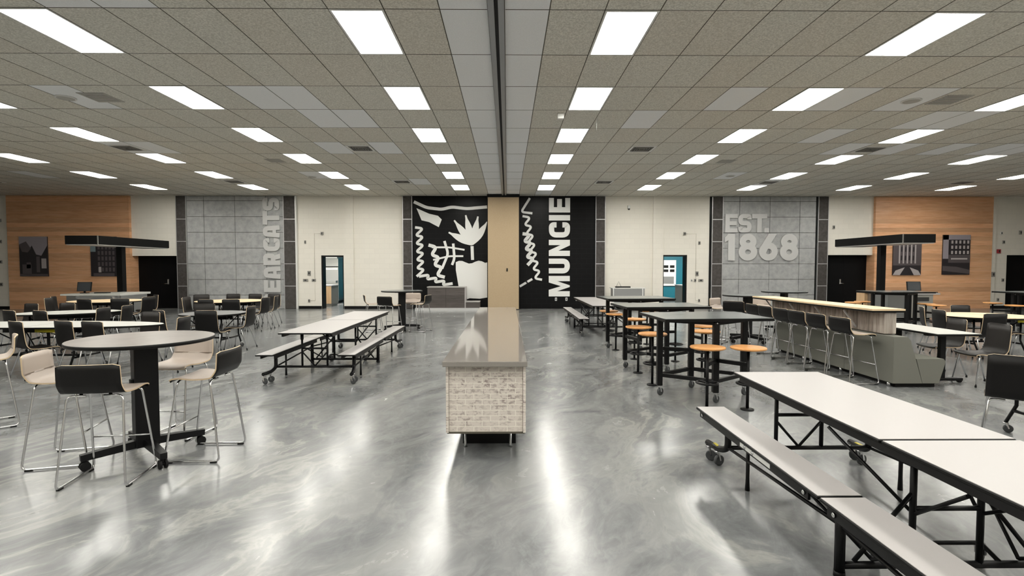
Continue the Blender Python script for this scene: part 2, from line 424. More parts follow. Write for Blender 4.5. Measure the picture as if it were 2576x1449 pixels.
# glyphs as thick strokes and polygons, unit cap height
def stroke2(m, pts, w, T, y0, y1, r=.2, closed=False):
    P = [Vector((*p, 0)) for p in pts]
    if r and not closed: P = bend(P, r, 6)
    n = len(P); L = []; Rr = []
    for i, p in enumerate(P):
        a = P[i-1] if (i > 0 or closed) else P[i]; b = P[(i+1) % n] if (i < n-1 or closed) else P[i]
        tg_ = (b-a).normalized(); nn = Vector((-tg_.y, tg_.x, 0)); L.append(p+nn*w/2); Rr.append(p-nn*w/2)
    V = [[m.bm.verts.new(T(q.x, q.y, yy)) for q in (L[i], Rr[i]) for yy in (y0, y1)] for i in range(n)]
    rng = range(n) if closed else range(n-1)
    for i in rng:
        A, Bv = V[i], V[(i+1) % n]
        m.f([A[0], Bv[0], Bv[2], A[2]]); m.f([A[1], A[3], Bv[3], Bv[1]]); m.f([A[0], A[1], Bv[1], Bv[0]]); m.f([A[2], Bv[2], Bv[3], A[3]])
    if not closed:
        m.f([V[0][0], V[0][2], V[0][3], V[0][1]]); m.f([V[-1][0], V[-1][1], V[-1][3], V[-1][2]])
def poly2(m, pts, T, y0, y1):
    A = [m.bm.verts.new(T(a, b, y0)) for a, b in pts]; Bv = [m.bm.verts.new(T(a, b, y1)) for a, b in pts]
    m.f(A); m.f(Bv[::-1]); n = len(pts)
    for i in range(n): m.f([A[i], A[(i+1) % n], Bv[(i+1) % n], Bv[i]])
def ring(cx, cy, rx, ry, n=28): return [(cx+rx*math.cos(2*math.pi*k/n), cy+ry*math.sin(2*math.pi*k/n)) for k in range(n)]
def glyph(m, ch, w, T, y0, y1, t=.23):
    cnt = [0]
    def nx():
        cnt[0] += 1; return y0-.0009*cnt[0]
    st = lambda p, r=.2, c=False: stroke2(m, p, t, T, nx(), y1, r, c)
    pl = lambda p: poly2(m, p, T, nx(), y1)
    h = t/2; rc = lambda a, b, c, d: pl([(a, c), (b, c), (b, d), (a, d)])
    if ch == 'E': rc(0, t, 0, 1); rc(t, w, 0, t*.92); rc(t, w*.93, .5-t*.45, .5+t*.45); rc(t, w, 1-t*.92, 1)
    elif ch == 'T': rc(0, w, 1-t, 1); rc(w/2-h, w/2+h, 0, 1-t)
    elif ch == 'I': rc(0, w, 0, 1)
    elif ch == '.': rc(0, w, 0, t)
    elif ch == '1': rc(w-t*1.05, w, 0, 1); pl([(w-t*1.05, 1), (0, .86), (0, .68), (w-t*1.05, .76)])
    elif ch == 'M': pl([(0, 0), (0, 1), (t*1.25, 1), (w/2, .42), (w-t*1.25, 1), (w, 1), (w, 0), (w-t, 0), (w-t, .6), (w/2+.04, 0), (w/2-.04, 0), (t, .6), (t, 0)])
    elif ch == 'N': pl([(0, 0), (0, 1), (t*1.05, 1), (w-t, .45), (w-t, 1), (w, 1), (w, 0), (w-t*1.05, 0), (t, .55), (t, 0)])
    elif ch == 'U': st([(h, 1), (h, h), (w-h, h), (w-h, 1)], .26)
    elif ch == 'C': st([(w-h, .64), (w-h, 1-h), (h, 1-h), (h, h), (w-h, h), (w-h, .36)], .25)
    elif ch == 'S': st([(w-h, .7), (w-h, 1-h), (h, 1-h), (h, .5), (w-h, .5), (w-h, h), (h, h), (h, .3)], .17)
    elif ch == 'A': st([(h, 0), (w*.24+h*.2, 1-h), (w*.76-h*.2, 1-h), (w-h, 0)], .14); rc(w*.25, w*.75, .22, .22+t*.75)
    elif ch == 'B': rc(0, t, 0, 1); st([(t, 1-h*.85), (w-h*1.1, 1-h*.85), (w-h*1.1, .52), (t, .52)], .16); st([(t, .5), (w-h, .5), (w-h, h*.85), (t, h*.85)], .18)
    elif ch == 'R': rc(0, t, 0, 1); st([(t, 1-h*.9), (w-h, 1-h*.9), (w-h, .42), (t, .42)], .2); pl([(w*.42, .45), (w*.8, .45), (w, 0), (w-t*1.08, 0)])
    elif ch == '8': st(ring(w/2, .325, w/2-h, .325-h), 0, True); st(ring(w/2, .71, w/2-h*1.25, .29-h), 0, True)
    elif ch == '6': st(ring(w/2, .34, w/2-h, .34-h), 0, True); pl([(w*.5, 1), (w*.93, 1), (w*.58, .6), (w*.3, .2), (.01, .4), (.06, .52)])
def sign(name, text, pos, height, T0, par_label, matn, y0, y1, tw=.23):
    t = thing(name, par_label, 'lettering', (0, 0, 0))
    for ch, a, b in pos:
        m = MB(); glyph(m, ch, (b-a)/height, lambda u, v_, yy: T0(a+u*height, v_*height, yy), y0, y1, tw); m.build('letter', matn, t)
    return t
# vertical words read bottom to top: along +z, cap top towards -x
def vert(xb): return lambda a, c, yy: (xb-c, yy, a)
zz = lambda y: 1.67+(672-y)/62.8
bc = [('B', 995, 893), ('E', 880, 775), ('A', 766, 657), ('R', 646, 548), ('C', 527, 416), ('A', 411, 306), ('T', 301, 184), ('S', 180, 72)]
bc = [(c, zz(480+a/3.45), zz(480+b/3.45)) for c, a, b in bc]
sign('wall_lettering', '', bc, .66, vert(-9.0), 'raised grey vertical letters BEARCATS on the concrete panel', 'letter_grey', WY-.12, WY-.06, .27)
mu = [('M', 1285, 1036), ('U', 1006, 826), ('N', 795, 600), ('C', 572, 388), ('I', 367, 302), ('E', 271, 97)]
mu = [(c, zz(480+a/4.83), zz(480+b/4.83)) for c, a, b in mu]
sign('wall_lettering', '', mu, .84, vert(2.5), 'white painted vertical letters MUNCIE on the black wall', 'white_paint', WY-.075, WY-.068, .25)
xx = lambda p: (1700+p/3.45-1276)/62.8-.02
def hor(zb): return lambda a, c, yy: (a, yy, zb+c)
t = sign('wall_lettering', '', [('E', xx(424), xx(530)), ('S', xx(536), xx(651)), ('T', xx(655), xx(786)), ('.', xx(764), xx(802))], .735, hor(zz(480+365/3.45)), 'raised grey letters EST. above the date on the concrete panel', 'letter_grey', WY-.12, WY-.06, .24)
t = sign('wall_lettering', '', [('1', xx(422), xx(510)), ('8', xx(544), xx(704)), ('6', xx(722), xx(883)), ('8', xx(903), xx(1062))], 1.07, hor(zz(480+608/3.45)), 'raised grey numerals 1868 on the concrete panel', 'letter_grey', WY-.12, WY-.06, .235)

# mural wall, painted black block with an abstract white brush design
t = thing('mural_wall_panel', 'black painted block mural with abstract white brush strokes', 'mural', (0, 0, 0))
B(-3.77, 3.52, WY-.068, WY-.001, 0, CEIL-.005).build('black_ground', 'black_block', t)
strip(t, -4.15, -3.77); strip(t, 3.52, 3.91)
pm = MB(); TT = lambda a, c, yy: (a, yy, c)
lay = [0]
def brush(pts, w):
    lay[0] += 1; stroke2(pm, pts, w, TT, WY-.0705-.0006*lay[0], WY-.067, .14)
def zig(x0, z0, x1, z1, n, amp, w):
    pts = []
    for k in range(n+1):
        s_ = k/n; pts.append((x0+(x1-x0)*s_+(amp if k % 2 else -amp), z0+(z1-z0)*s_+(.06 if k % 2 else -.06)))
    brush(pts, w)
zig(-3.5, 3.3, -3.45, 1.35, 12, .16, .1); zig(-3.4, 1.35, -2.3, .95, 7, .12, .11)
zig(-3.0, 2.6, -2.62, 1.2, 7, .13, .13)
brush([(-3.7, 4.25), (-3.2, 4.02), (-2.6, 3.95), (-2.2, 4.05), (-1.6, 3.98), (-.8, 4.05)], .12)
poly2(pm, [(-3.6, 4.0), (-3.1, 3.78), (-2.75, 3.7), (-2.6, 3.55), (-2.72, 3.25), (-3.1, 3.45), (-3.4, 3.52)], TT, WY-.0705, WY-.067)
# sheaf of broad white leaf strokes
for a, l in ((-62, 1.05), (-36, 1.2), (-12, 1.2), (12, 1.15), (34, 1.1)):
    u = Vector((math.sin(R(a)), 0, math.cos(R(a)))); c0 = Vector((-1.4, 0, 2.55)); n_ = Vector((u.z, 0, -u.x))
    pts = []
    for k in range(9):
        s_ = k/8; p = c0+u*l*s_+n_*(.12*math.sin(math.pi*min(1, s_*1.1))+.03); pts.append((p.x, p.z))
    for k in range(8, -1, -1):
        s_ = k/8; p = c0+u*l*s_-n_*(.1*math.sin(math.pi*min(1, s_*1.1))+.03); pts.append((p.x, p.z))
    pts = [(min(a_, -.8), b_) for a_, b_ in pts]
    lay[0] += 1; poly2(pm, pts, TT, WY-.0705-.0006*lay[0], WY-.067)
brush([(-3.0, 2.45), (-2.3, 2.45), (-1.7, 2.35)], .07); brush([(-2.95, 1.95), (-2.3, 2.1), (-1.75, 2.1)], .07)
brush([(-2.5, 2.7), (-2.35, 2.2), (-2.6, 1.6)], .1); brush([(-2.15, 2.6), (-2.1, 2.0), (-2.2, 1.75)], .1)
brush([(-1.4, 2.5), (-1.38, 1.95)], .12)
# large pale block with a wavy top
top = [(-2.05, 1.55)]+[(-2.05+.13*k, 1.86+.06*math.sin(k*1.1)) for k in range(0, 10)]+[(-.8, 1.85)]
poly2(pm, [(-1.85, .3)]+top+[(-.8, .45), (-1.1, .4), (-1.5, .42)], TT, WY-.0705, WY-.067)
zig(.75, 3.75, 1.25, 1.1, 15, .14, .09); brush([(.9, 4.4), (.55, 3.85), (1.0, 3.8)], .09)
zig(.75, 3.05, .95, 1.8, 8, .14, .13); zig(.6, .95, 1.1, 1.25, 4, .1, .09)
pm.build('white_strokes', 'white_paint', t)

# wood feature walls
for nm, a, b, lab, ps in (('l', -19.69, -14.92, 'orange wood plank feature panel at far left with two building photographs', None), ('r', 14.72, 19.44, 'orange wood plank feature panel at far right with two building photographs', None)):
    t = thing('wood_wall_panel', lab, 'wall panel', (0, 0, 0))
    m = MB(); z = 0; rw = random.Random(5)
    while z < CEIL-.02:
        h = min(.17, CEIL-.01-z); m.box(a, b, WY-.12-rw.uniform(0, .003), WY-.001, z+.001, z+h-.001); z += .17
    m.build('planks', 'panel_wood', t)
    (B(a-.02 if nm == 'r' else b, a if nm == 'r' else b+.02, WY-.13, WY-.001, 0 if nm == 'l' else 0, CEIL-.01)).build('edge_board', 'panel_wood', t)
struct(B(-14.92, -14.9, WY, WY+.34, 0, 2.11).build('trim_6', 'panel_wood')); struct(B(14.7, 14.72, WY, WY+.34, 0, 2.15).build('trim_7', 'panel_wood'))
def canvas(x0, x1, z0, z1, lab, kind):
    t = thing('photo_canvas', lab, 'picture', (0, 0, 0))
    y = WY-.123; B(x0, x1, y-.04, y, z0, z1).build('canvas', 'photo_dark', t)
    m = MB(); W_ = x1-x0; H_ = z1-z0; Y0, Y1 = y-.044, y-.04
    T = lambda u, v_, yy: (x0+u*W_, yy, z0+v_*H_)
    def q(mi, pts): m.mi = mi; poly2(m, pts, T, Y0-.0006*mi, Y1)
    def r4(mi, a, b, c, d): q(mi, [(a, c), (b, c), (b, d), (a, d)])
    if kind == 0:   # street scene with gables
        q(0, [(0, 1), (1, 1), (1, .78), (.78, .52), (.6, .55), (.45, .78), (.3, .6), (0, .8)]); q(1, [(.0, .8), (.25, .88), (.42, .7), (.3, .6), (.1, .62)])
        r4(1, .1, .42, .05, .3); r4(2, .78, .95, .2, .45); r4(1, .25, .4, .2, .35); r4(1, .6, .72, .1, .5); r4(1, .0, 1, 0, .06)
    elif kind == 1: # tall facade
        r4(3, 0, .2, .62, 1); 
        for k in range(5):
            for j in range(6): r4(1, .28+.14*k, .36+.14*k, .12+.14*j, .22+.14*j)
        r4(2, .3, .4, .1, .24); r4(1, .1, .9, .0, .08)
    elif kind == 2: # columned facade
        r4(1, 0, 1, .25, .9); q(0, [(0, 1), (1, 1), (1, .9), (.5, 1.0), (0, .9)]); r4(2, .1, .95, .8, .83)
        for k in range(5): r4(2, .2+.14*k, .25+.14*k, .3, .78)
        for k in range(4):
            r4(4, .27+.14*k, .32+.14*k, .6, .72); r4(4, .27+.14*k, .32+.14*k, .38, .5)
        q(2, [(0, 0), (.25, 0), (.42, .2), (.1, .12)]); q(2, [(1, 0), (.75, 0), (.6, .2), (.9, .12)])
    else:           # hotel block at an angle
        r4(0, 0, 1, .88, 1); r4(0, 0, .2, .4, 1); r4(1, .2, 1, .3, .5); q(1, [(0, .1), (1, .02), (1, .12), (.5, .2), (0, .22)])
        for k in range(5):
            for j in range(3): r4(2, .3+.145*k, .37+.145*k, .52+.13*j, .6+.13*j)
        r4(2, .3, .9, .38, .42)
    m.build('print', ['photo_light', 'photo_mid', 'photo_white', 'photo_sky', 'photo_dark'], t)
canvas(-19.2, -18.1, 1.3, 2.86, 'dark street photograph with gabled roofs, outermost print on left wood wall', 0)
canvas(-16.42, -15.4, 1.3, 2.86, 'dark photograph of a tall facade behind the left kiosk post', 1)
canvas(15.42, 16.56, 1.34, 2.9, 'photograph of a columned building behind the right kiosk post', 2)
canvas(17.42, 18.52, 1.36, 2.95, 'photograph of a brick hotel, outermost print on right wood wall', 3)

# doors
def dbl_door(n, a, b, h, hx, flip=1):
    o = struct(B(a, b, WY+.34, WY+.38, 0, h).build('door_'+str(n), 'door_black'))
    B((a+b)/2-.004, (a+b)/2+.004, WY+.335, WY+.34, .01, h-.02).build('meeting_strip', 'base_black', o)
    hd = MB(); hd.rbox(hx-.03, hx+.03, WY+.325, WY+.34, .97, 1.17, .004)
    hd.tube([(hx, WY+.33, 1.0), (hx, WY+.28, 1.0), (hx+.13*flip, WY+.28, .99)], .011)
    hd.build('door_handle', 'chrome', o)
dbl_door(1, -14.92, -13.14, 2.11, -13.72, -1); dbl_door(2, 12.86, 14.72, 2.15, 13.63); dbl_door(3, 20.16, 22.1, 2.15, 21.3)
def frame(n, a, b, h, side):
    m = MB(); d0, d1 = WY+.02, WY+.35
    m.box(a, a+.06, d0, d1, 0, h); m.box(b-.06, b, d0, d1, 0, h); m.box(a+.06, b-.06, d0, d1, h-.06, h)
    struct(m.build('door_'+str(n), 'base_black'))
frame(4, -7.42, -6.51, 2.13, -1); frame(5, 6.23, 7.22, 2.15, 1)

# service rooms seen through the two openings
def service(s_, n):
    a, b = (-10.5, -4.5) if s_ < 0 else (4.5, 10.5); y0, y1 = WY+.35, WY+4.6
    m = MB(); m.box(a, b, y1, y1+.1, 0, 3); m.box(a-.1, a, y0, y1, 0, 3); m.box(b, b+.1, y0, y1, 0, 3)
    struct(m.build('wall_service_'+n, 'teal')); struct(B(a, b, y0, y1, 2.7, 2.8).build('ceiling_service_'+n, 'tile_white'))
    struct(B(a, b, y1-.02, y1, 0, .12).build('baseboard_service_'+n, 'base_black'))
    xc = s_*7.6
    t = thing('ceiling_light', f'added unseen light panel inside the {n} service room', 'light', (s_*8.0, WY+2.2, 2.7))
    B(-1.2, 1.2, -.6, .6, -.02, -.001).build('diffuser', 'lamp', t)  # unseen glowing panel, added to brighten the room behind the opening
service(-1, 'left'); service(1, 'right')
t = thing('steel_refrigerator', 'tall stainless refrigerator inside the left doorway', 'refrigerator', (-8.35, WY+3.4, 0))
B(-.75, .62, -.35, .35, .12, 2.05).build('body', 'steel', t); B(-.02, .0, -.362, -.35, .15, 2.0).build('door_gap', 'base_black', t)
B(-.75, .62, -.37, -.35, 1.66, 1.7).build('top_rail', 'base_black', t); B(-.72, .6, -.39, -.35, 1.55, 1.6).build('light_strip', 'white_plastic', t)
B(-.7, .58, -.6, -.35, .95, 1.05).build('shelf', 'steel', t); B(-.7, .58, -.3, .3, 0, .12).build('plinth', 'base_black', t)
t = thing('steel_extractor', 'stainless extractor hood over the refrigerator in the left doorway', 'hood', (-8.3, WY+3.2, 2.06))
MB().prism([(-.7, 0), (.65, 0), (.5, .5), (-.6, .5)], 'y', -.5, .3).build('hood', 'steel', t)
for s_, lab in ((-1, 'small wood ended cabinet standing inside the left doorway'), (1, 'small wood ended cabinet standing inside the right doorway')):
    t = thing('service_cabinet', lab, 'cabinet', (s_*7.65, 22.45, 0))
    B(-.25, .25, -.44, .45, .1, .86).build('body', 'grey_plastic', t)
    B(-.24, .24, -.455, -.44, .12, .85).build('door', 'warm_cabinet', t)
    B(-.27, .27, -.47, .47, .86, .9).build('worktop', 'white_laminate', t); B(-.22, .22, -.4, .4, 0, .1).build('plinth', 'grey_plastic', t)
t = thing('display_board', 'white framed board with dark notices on the teal wall in the right doorway', 'board', (7.85, WY+4.58, 0))
B(-.7, .4, -.05, 0, .75, 2.0).build('board', 'white_plastic', t)
for x in (-.55, -.2, .1):
    for z in (1.62, 1.42): B(x, x+.22, -.056, -.05, z, z+.13).build('notice', 'base_black', t)
B(-.6, .3, -.058, -.05, .85, 1.2).build('poster', 'grey_laminate', t)

# small wall fittings
def plate(x, z, w, h, lab, cat, mt='grey_plastic', d=.03, y=WY, name='wall_plate'):
    t = thing(name, lab, cat, (x, y, z)); MB().rbox(-w/2, w/2, -d, -.001, -h/2, h/2, .005, 1).build('cover', mt, t)
    B(-w/5, w/5, -d-.006, -d, -h/4, h/4).build('insert', 'vent_dark', t); return t
plate(-8.04, 2.66, .06, .13, 'small grey wall sensor between BEARCATS panel and left doorway', 'sensor', name='wall_sensor')
plate(-7.9, 1.42, .13, .18, 'square grey thermostat left of the left doorway', 'thermostat', name='thermostat')
plate(-8.05, 1.14, .2, .1, 'wide grey switch plate left of the left doorway', 'switch', name='light_switch')
plate(-7.72, 1.14, .16, .1, 'grey switch plate closest to the left doorway', 'switch', name='light_switch')
plate(-7.92, .32, .07, .12, 'low grey outlet left of the left doorway', 'outlet', name='wall_outlet')
plate(-7.36, 3.0, .09, .12, 'small alarm on thin conduit above the left doorway', 'alarm', name='wall_alarm', d=.06)
plate(7.1, 3.0, .09, .12, 'small alarm on thin conduit above the right doorway', 'alarm', name='wall_alarm', d=.06)
plate(7.7, 2.63, .08, .13, 'small grey wall sensor right of the right doorway', 'sensor', name='wall_sensor')
plate(7.62, 1.4, .12, .18, 'square grey thermostat right of the right doorway', 'thermostat', name='thermostat')
plate(7.41, 1.13, .06, .1, 'narrow pale switch closest to the right doorway', 'switch', 'white_plastic', name='light_switch')
plate(7.55, 1.13, .08, .12, 'dark switch between two others right of the right doorway', 'switch', name='light_switch')
plate(7.78, 1.13, .19, .1, 'wide grey switch plate right of the right doorway', 'switch', name='light_switch')
plate(7.72, .32, .07, .12, 'low outlet right of the right doorway', 'outlet', name='wall_outlet')
plate(13.1, 3.26, .09, .14, 'small grey sensor high above the right black doors', 'sensor', name='wall_sensor')
for x, o_ in ((1.95, 'below the M of MUNCIE'), (2.37, 'middle of the three low on the black wall'), (2.78, 'nearest the slate strip low on the black wall')):
    plate(x, .38, .08, .13, 'white outlet '+o_, 'outlet', 'white_plastic', .012, WY-.068, 'wall_outlet')
plate(19.55, 1.37, .13, .2, 'grey box on the wall beside the right wood panel', 'box', y=WY-.08, name='wall_box')
plate(19.8, 2.3, .13, .16, 'red fire alarm on the wall at far right', 'alarm', 'red_plastic', .06, name='fire_alarm')
plate(20.0, 2.67, .1, .13, 'grey sensor above the red fire alarm', 'sensor', name='wall_sensor'); plate(19.9, 3.03, .09, .12, 'pale sensor highest above the red fire alarm', 'sensor', 'white_plastic', name='wall_sensor')
plate(20.02, 1.14, .1, .13, 'light switch beside the far right black doors', 'switch', name='light_switch'); plate(19.85, .35, .08, .12, 'low dark outlet under the fire alarm', 'outlet', name='wall_outlet')
plate(20.65, 3.05, .08, .16, 'dark alarm on conduit above the far right doors', 'alarm', name='wall_alarm', d=.06)
for z, o_ in ((3.5, 'highest'), (2.67, 'second highest'), (1.87, 'second lowest'), (.98, 'lowest')):
    plate(-20.05+.015*z, z, .1, .13, f'{o_} dark wall box at the far left edge', 'box', y=WY-.05, name='wall_box')
def conduit(pts, lab): tag(MB().tube(pts, .008).build('wall_conduit', 'cream_wall'), lab, 'conduit')
y = WY-.012
conduit([(-7.42, y, 3.0), (-7.68, y, 3.0), (-7.68, y, 1.2)], 'thin painted conduit from alarm to switch by the left doorway')
conduit([(-7.68, y, 1.08), (-7.68, y, .33), (-7.87, y, .33)], 'short painted conduit down to the low outlet by left doorway')
conduit([(7.16, y, 3.0), (7.57, y, 3.0), (7.57, y, 1.2)], 'thin painted conduit from alarm to switch by the right doorway')
conduit([(7.57, y, 1.06), (7.57, y, .33), (7.67, y, .33)], 'short painted conduit down to the low outlet by right doorway')
t = thing('security_camera', 'white dome security camera high on the cream wall beside the mural', 'camera', (4.85, WY, 4.02))
MB().rbox(-.05, .05, -.09, -.001, -.03, .1, .015).build('housing', 'white_plastic', t); MB().lathe([(.045, -.03), (.04, -.06), (.015, -.08)], 16, (0, -.05)).build('dome', 'vent_dark', t)
B(-.004, .004, -.01, -.002, .1, .45).build('cable', 'cream_wall', t)

# ------------------------------------------------------------------ seating
def shell(sw, seat_z, back_z, depth, bw, mats, parent, recl=.07):
    """one curved plywood sheet: backrest flowing into the seat"""
    yb = -depth/2; yf = depth/2
    prof = [(yb-recl, back_z), (yb-recl*.75, back_z-(back_z-seat_z)*.3), (yb-recl*.38, seat_z+(back_z-seat_z)*.33), (yb-recl*.1, seat_z+.055), (yb+.035, seat_z+.004), (yb+.1, seat_z-.006),
            (0, seat_z-.01), (yf-.09, seat_z+.002), (yf-.03, seat_z-.004), (yf, seat_z-.03)]
    P = bend([(0, a, b) for a, b in prof], .024, 2)
    nx = 10; th = .011; n = len(P); m = MB(); F = []; K = []
    for i, p in enumerate(P):
        a = P[max(i-1, 0)]; b = P[min(i+1, n-1)]; tg_ = (b-a).normalized(); nn = Vector((0, tg_.z, -tg_.y))
        if nn.z < 0 or (abs(nn.z) < .3 and nn.y < 0): nn = -nn
        s = i/(n-1); isback = max(0, min(1, (p.z-seat_z)/(back_z-seat_z)))
        hw = (sw+(bw-sw)*isback)/2
        fr = []; bk = []
        for j in range(nx+1):
            u = -1+2*j/nx; cur = .03*isback*u*u
            x_ = u*hw
            q = p+Vector((x_, cur, .004*u*u*(1-isback)))
            if i == 0: q.z -= .014*max(0, abs(u)-.8)/.2
            if i == n-1: q.y -= .025*max(0, abs(u)-.7)/.3
            fr.append(m.bm.verts.new(q+nn*th/2)); bk.append(m.bm.verts.new(q-nn*th/2))
        F.append(fr); K.append(bk)
    for i in range(n-1):
        for j in range(nx):
            m.mi = 0; m.f([F[i][j], F[i][j+1], F[i+1][j+1], F[i+1][j]], True)
            m.mi = 1; m.f([K[i][j], K[i+1][j], K[i+1][j+1], K[i][j+1]], True)
    m.mi = 2
    for i in range(n-1):
        m.f([F[i][0], F[i+1][0], K[i+1][0], K[i][0]]); m.f([F[i][nx], K[i][nx], K[i+1][nx], F[i+1][nx]])
    for j in range(nx):
        m.f([F[0][j], K[0][j], K[0][j+1], F[0][j+1]]); m.f([F[-1][j], F[-1][j+1], K[-1][j+1], K[-1][j]])
    o = m.build('seat_shell', mats, parent)
    return o
def make_chair():
    t = thing('dining_chair', '', 'chair', (0, 0, 0))
    shell(.43, .45, .87, .42, .41, ['shell_brown', 'shell_dark', 'ply_edge'], t)
    for sx in (-1, 1):
        for ya, yb_ in ((.13, .2), (-.12, -.25)):
            l = MB().tube(bend([(sx*.07, ya, .428), (sx*.185, ya, .428), (sx*.225, yb_, .012)], .05), .0095, 8).build('leg', 'chrome', t)
            MB().lathe([(.013, 0), (.013, .03)], 10, (sx*.225, yb_)).build('foot_cap', 'black_rubber', l)
    return t
def make_stool():
    t = thing('bar_stool', '', 'stool', (0, 0, 0))
    shell(.44, .715, .945, .4, .43, ['shell_beige', 'shell_dark', 'ply_edge'], t, .045)
    for sx in (-1, 1):
        l = MB().tube(bend([(sx*.06, .13, .694), (sx*.19, .13, .694), (sx*.235, .235, .014), (sx*.235, -.23, .014), (sx*.19, -.14, .694), (sx*.06, -.14, .694)], .045), .0085, 8).build('sled_leg', 'chrome', t)
        for ya in (.19, -.18): B(sx*.235-.011, sx*.235+.011, ya-.025, ya+.025, 0, .012).build('glide', 'black_rubber', l)
    MB().tube([(-.219, .196, .28), (.219, .196, .28)], .007).build('footrest', 'chrome', t)
    kn = MB()
    for sx in (-1, 1): kn.lathe([(.012, .686), (.012, .708)], 8, (sx*.1, .13)); kn.lathe([(.012, .686), (.012, .708)], 8, (sx*.1, -.13))
    kn.build('seat_bolts', 'black_rubber', t)
    return t
chair0 = make_chair(); stool0 = make_stool(); used = {'c': 0, 's': 0}
def chair(x, y, a, lab, grp, off=.27):
    a = R(a); x += -math.sin(a)*off; y += math.cos(a)*off
    if not used['c']:
        used['c'] = 1; chair0.location = (x, y, 0); chair0.rotation_euler.z = a; chair0['label'] = lab; chair0['group'] = grp
    else: dup(chair0, (x, y, 0), a, lab, grp)
def stool(x, y, a, lab, grp, off=0.0):
    a = R(a); x += -math.sin(a)*off; y += math.cos(a)*off
    if not used['s']:
        used['s'] = 1; stool0.location = (x, y, 0); stool0.rotation_euler.z = a; stool0['label'] = lab; stool0['group'] = grp
    else: dup(stool0, (x, y, 0), a, lab, grp)
# foreground high table stools
G = 'stools around the near high table'
stool(-3.15, 4.09, 9, 'bar stool with its black back to the camera at the near high table', G)
stool(-3.8, 4.51, -75, 'beige bar stool on the outer left side of the near high table', G)
stool(-2.69, 4.64, 91, 'bar stool with black back on the right side of the near high table', G)
stool(-3.28, 5.2, 172, 'beige bar stool facing the camera behind the near high table', G)
stool(-5.45, 5.47, 135, 'beige bar stool cut off by the left edge of the picture', 'lone stool')
G = 'stools around the far high table'
stool(-3.5, 13.6, -70, 'grey bar stool on the left of the far high table by the cream wall', G)
stool(-2.95, 13.05, -20, 'bar stool with black back in front of the far high table', G)
stool(-2.65, 14.35, 172, 'bar stool behind the far high table facing the camera', G)
stool(-2.25, 13.55, 75, 'bar stool with dark back right of the far high table', G)
G = 'stools around the high round table near the date panel'
stool(5.0, 12.0, -145, 'beige bar stool behind the round high table below the date panel', G)
stool(4.95, 11.2, -40, 'bar stool with black back at the round high table below the date panel', G)
stool(5.9, 12.15, 145, 'beige bar stool partly behind the long bar end', G)
G = 'stools along the wood topped bar'
for i, (yy, o_) in enumerate(((7.49, 'nearest'), (8.07, 'second nearest'), (8.62, 'third nearest'), (9.12, 'third farthest'), (9.68, 'second farthest'), (10.2, 'farthest'))):
    stool(5.03, yy+.03, -84, f'black backed bar stool along the wood topped bar, {o_} of six', G)

# dining chairs
G = 'chairs at the white oval table'
chair(-7.27, 7.72, -25, 'black chair in front of the white oval table, closest to picture edge', G)
chair(-6.62, 7.78, -20, 'black chair in the middle of the front side of the white oval table', G)
chair(-6.13, 7.7, -15, 'black chair in front of the white oval table near its pointed end', G)
chair(-5.2, 8.45, 95, 'chair tucked at the pointed end of the white oval table', G)
chair(-6.35, 9.35, 165, 'chair facing the camera behind the white oval table', G)
chair(-8.25, 7.6, -40, 'chair cut by the picture edge at the white oval table', G)
G = 'chairs at the white table behind'
chair(-9.22, 9.68, -22, 'chair in front of the second white table, nearer the picture edge', G)
chair(-8.6, 9.62, -20, 'chair in front of the second white table, right one of the pair', G)
chair(-7.95, 10.35, 95, 'chair at the right end of the second white table, nearer one', G)
chair(-7.95, 11.0, 98, 'chair at the right end of the second white table, farther one', G)
chair(-9.75, 11.65, 170, 'chair behind the second white table, nearer its centre', G)
chair(-10.4, 11.5, 165, 'chair behind the second white table at its left corner', G)
G = 'chairs at the wood topped table near the kiosk'
chair(-12.3, 14.2, -65, 'chair at the left of the kiosk side wood topped table, thin in profile', G)
chair(-11.9, 13.6, -75, 'chair with pale edge at the left of the kiosk side wood topped table', G)
chair(-10.55, 13.05, -8, 'chair with its back to us at the kiosk side wood topped table, left one', G)
chair(-9.8, 13.25, 15, 'chair with its back to us at the kiosk side wood topped table, right one', G)
chair(-9.62, 14.1, 75, 'chair with pale edge at the right of the kiosk side wood topped table', G)
chair(-10.1, 15.1, 140, 'chair behind the kiosk side wood topped table', G)
G = 'chairs at the wood topped table below BEARCATS'
chair(-8.9, 15.25, -160, 'chair behind the wood topped table below BEARCATS, first from the left', G)
chair(-8.15, 15.6, 180, 'chair behind the wood topped table below BEARCATS, second from the left', G)
chair(-7.5, 15.6, 175, 'chair behind the wood topped table below BEARCATS, third from the left', G)
chair(-6.98, 15.7, 170, 'chair behind the wood topped table below BEARCATS, fourth from the left', G)
chair(-8.6, 14.0, -85, 'profile chair at the left of the wood topped table below BEARCATS, farther one', G)
chair(-8.35, 13.45, -65, 'profile chair at the left of the wood topped table below BEARCATS, nearer one', G)
chair(-7.45, 12.9, -5, 'chair with its back to us at the wood topped table below BEARCATS, left one', G)
chair(-6.85, 12.95, 8, 'chair with its back to us at the wood topped table below BEARCATS, middle', G)
chair(-6.33, 13.75, 84, 'chair right of the wood topped table below BEARCATS, nearer one', G)
chair(-6.38, 14.5, 100, 'chair right of the wood topped table below BEARCATS, thin in profile', G)
G = 'chairs at the grey round table'
chair(-5.56, 9.62, 0, 'solid black chair back in front of the grey round table', G)
chair(-6.62, 11.45, -165, 'chair behind the grey round table', G)
chair(-5.22, 10.7, 92, 'chair with pale edge on the right of the grey round table', G)
chair(-6.5, 9.72, -30, 'chair on the left of the grey round table near the oval table end', G)
G = 'chairs on the right side'
chair(8.1, 9.72, -100, 'black chair left of the wood topped round table beyond the booth', G)
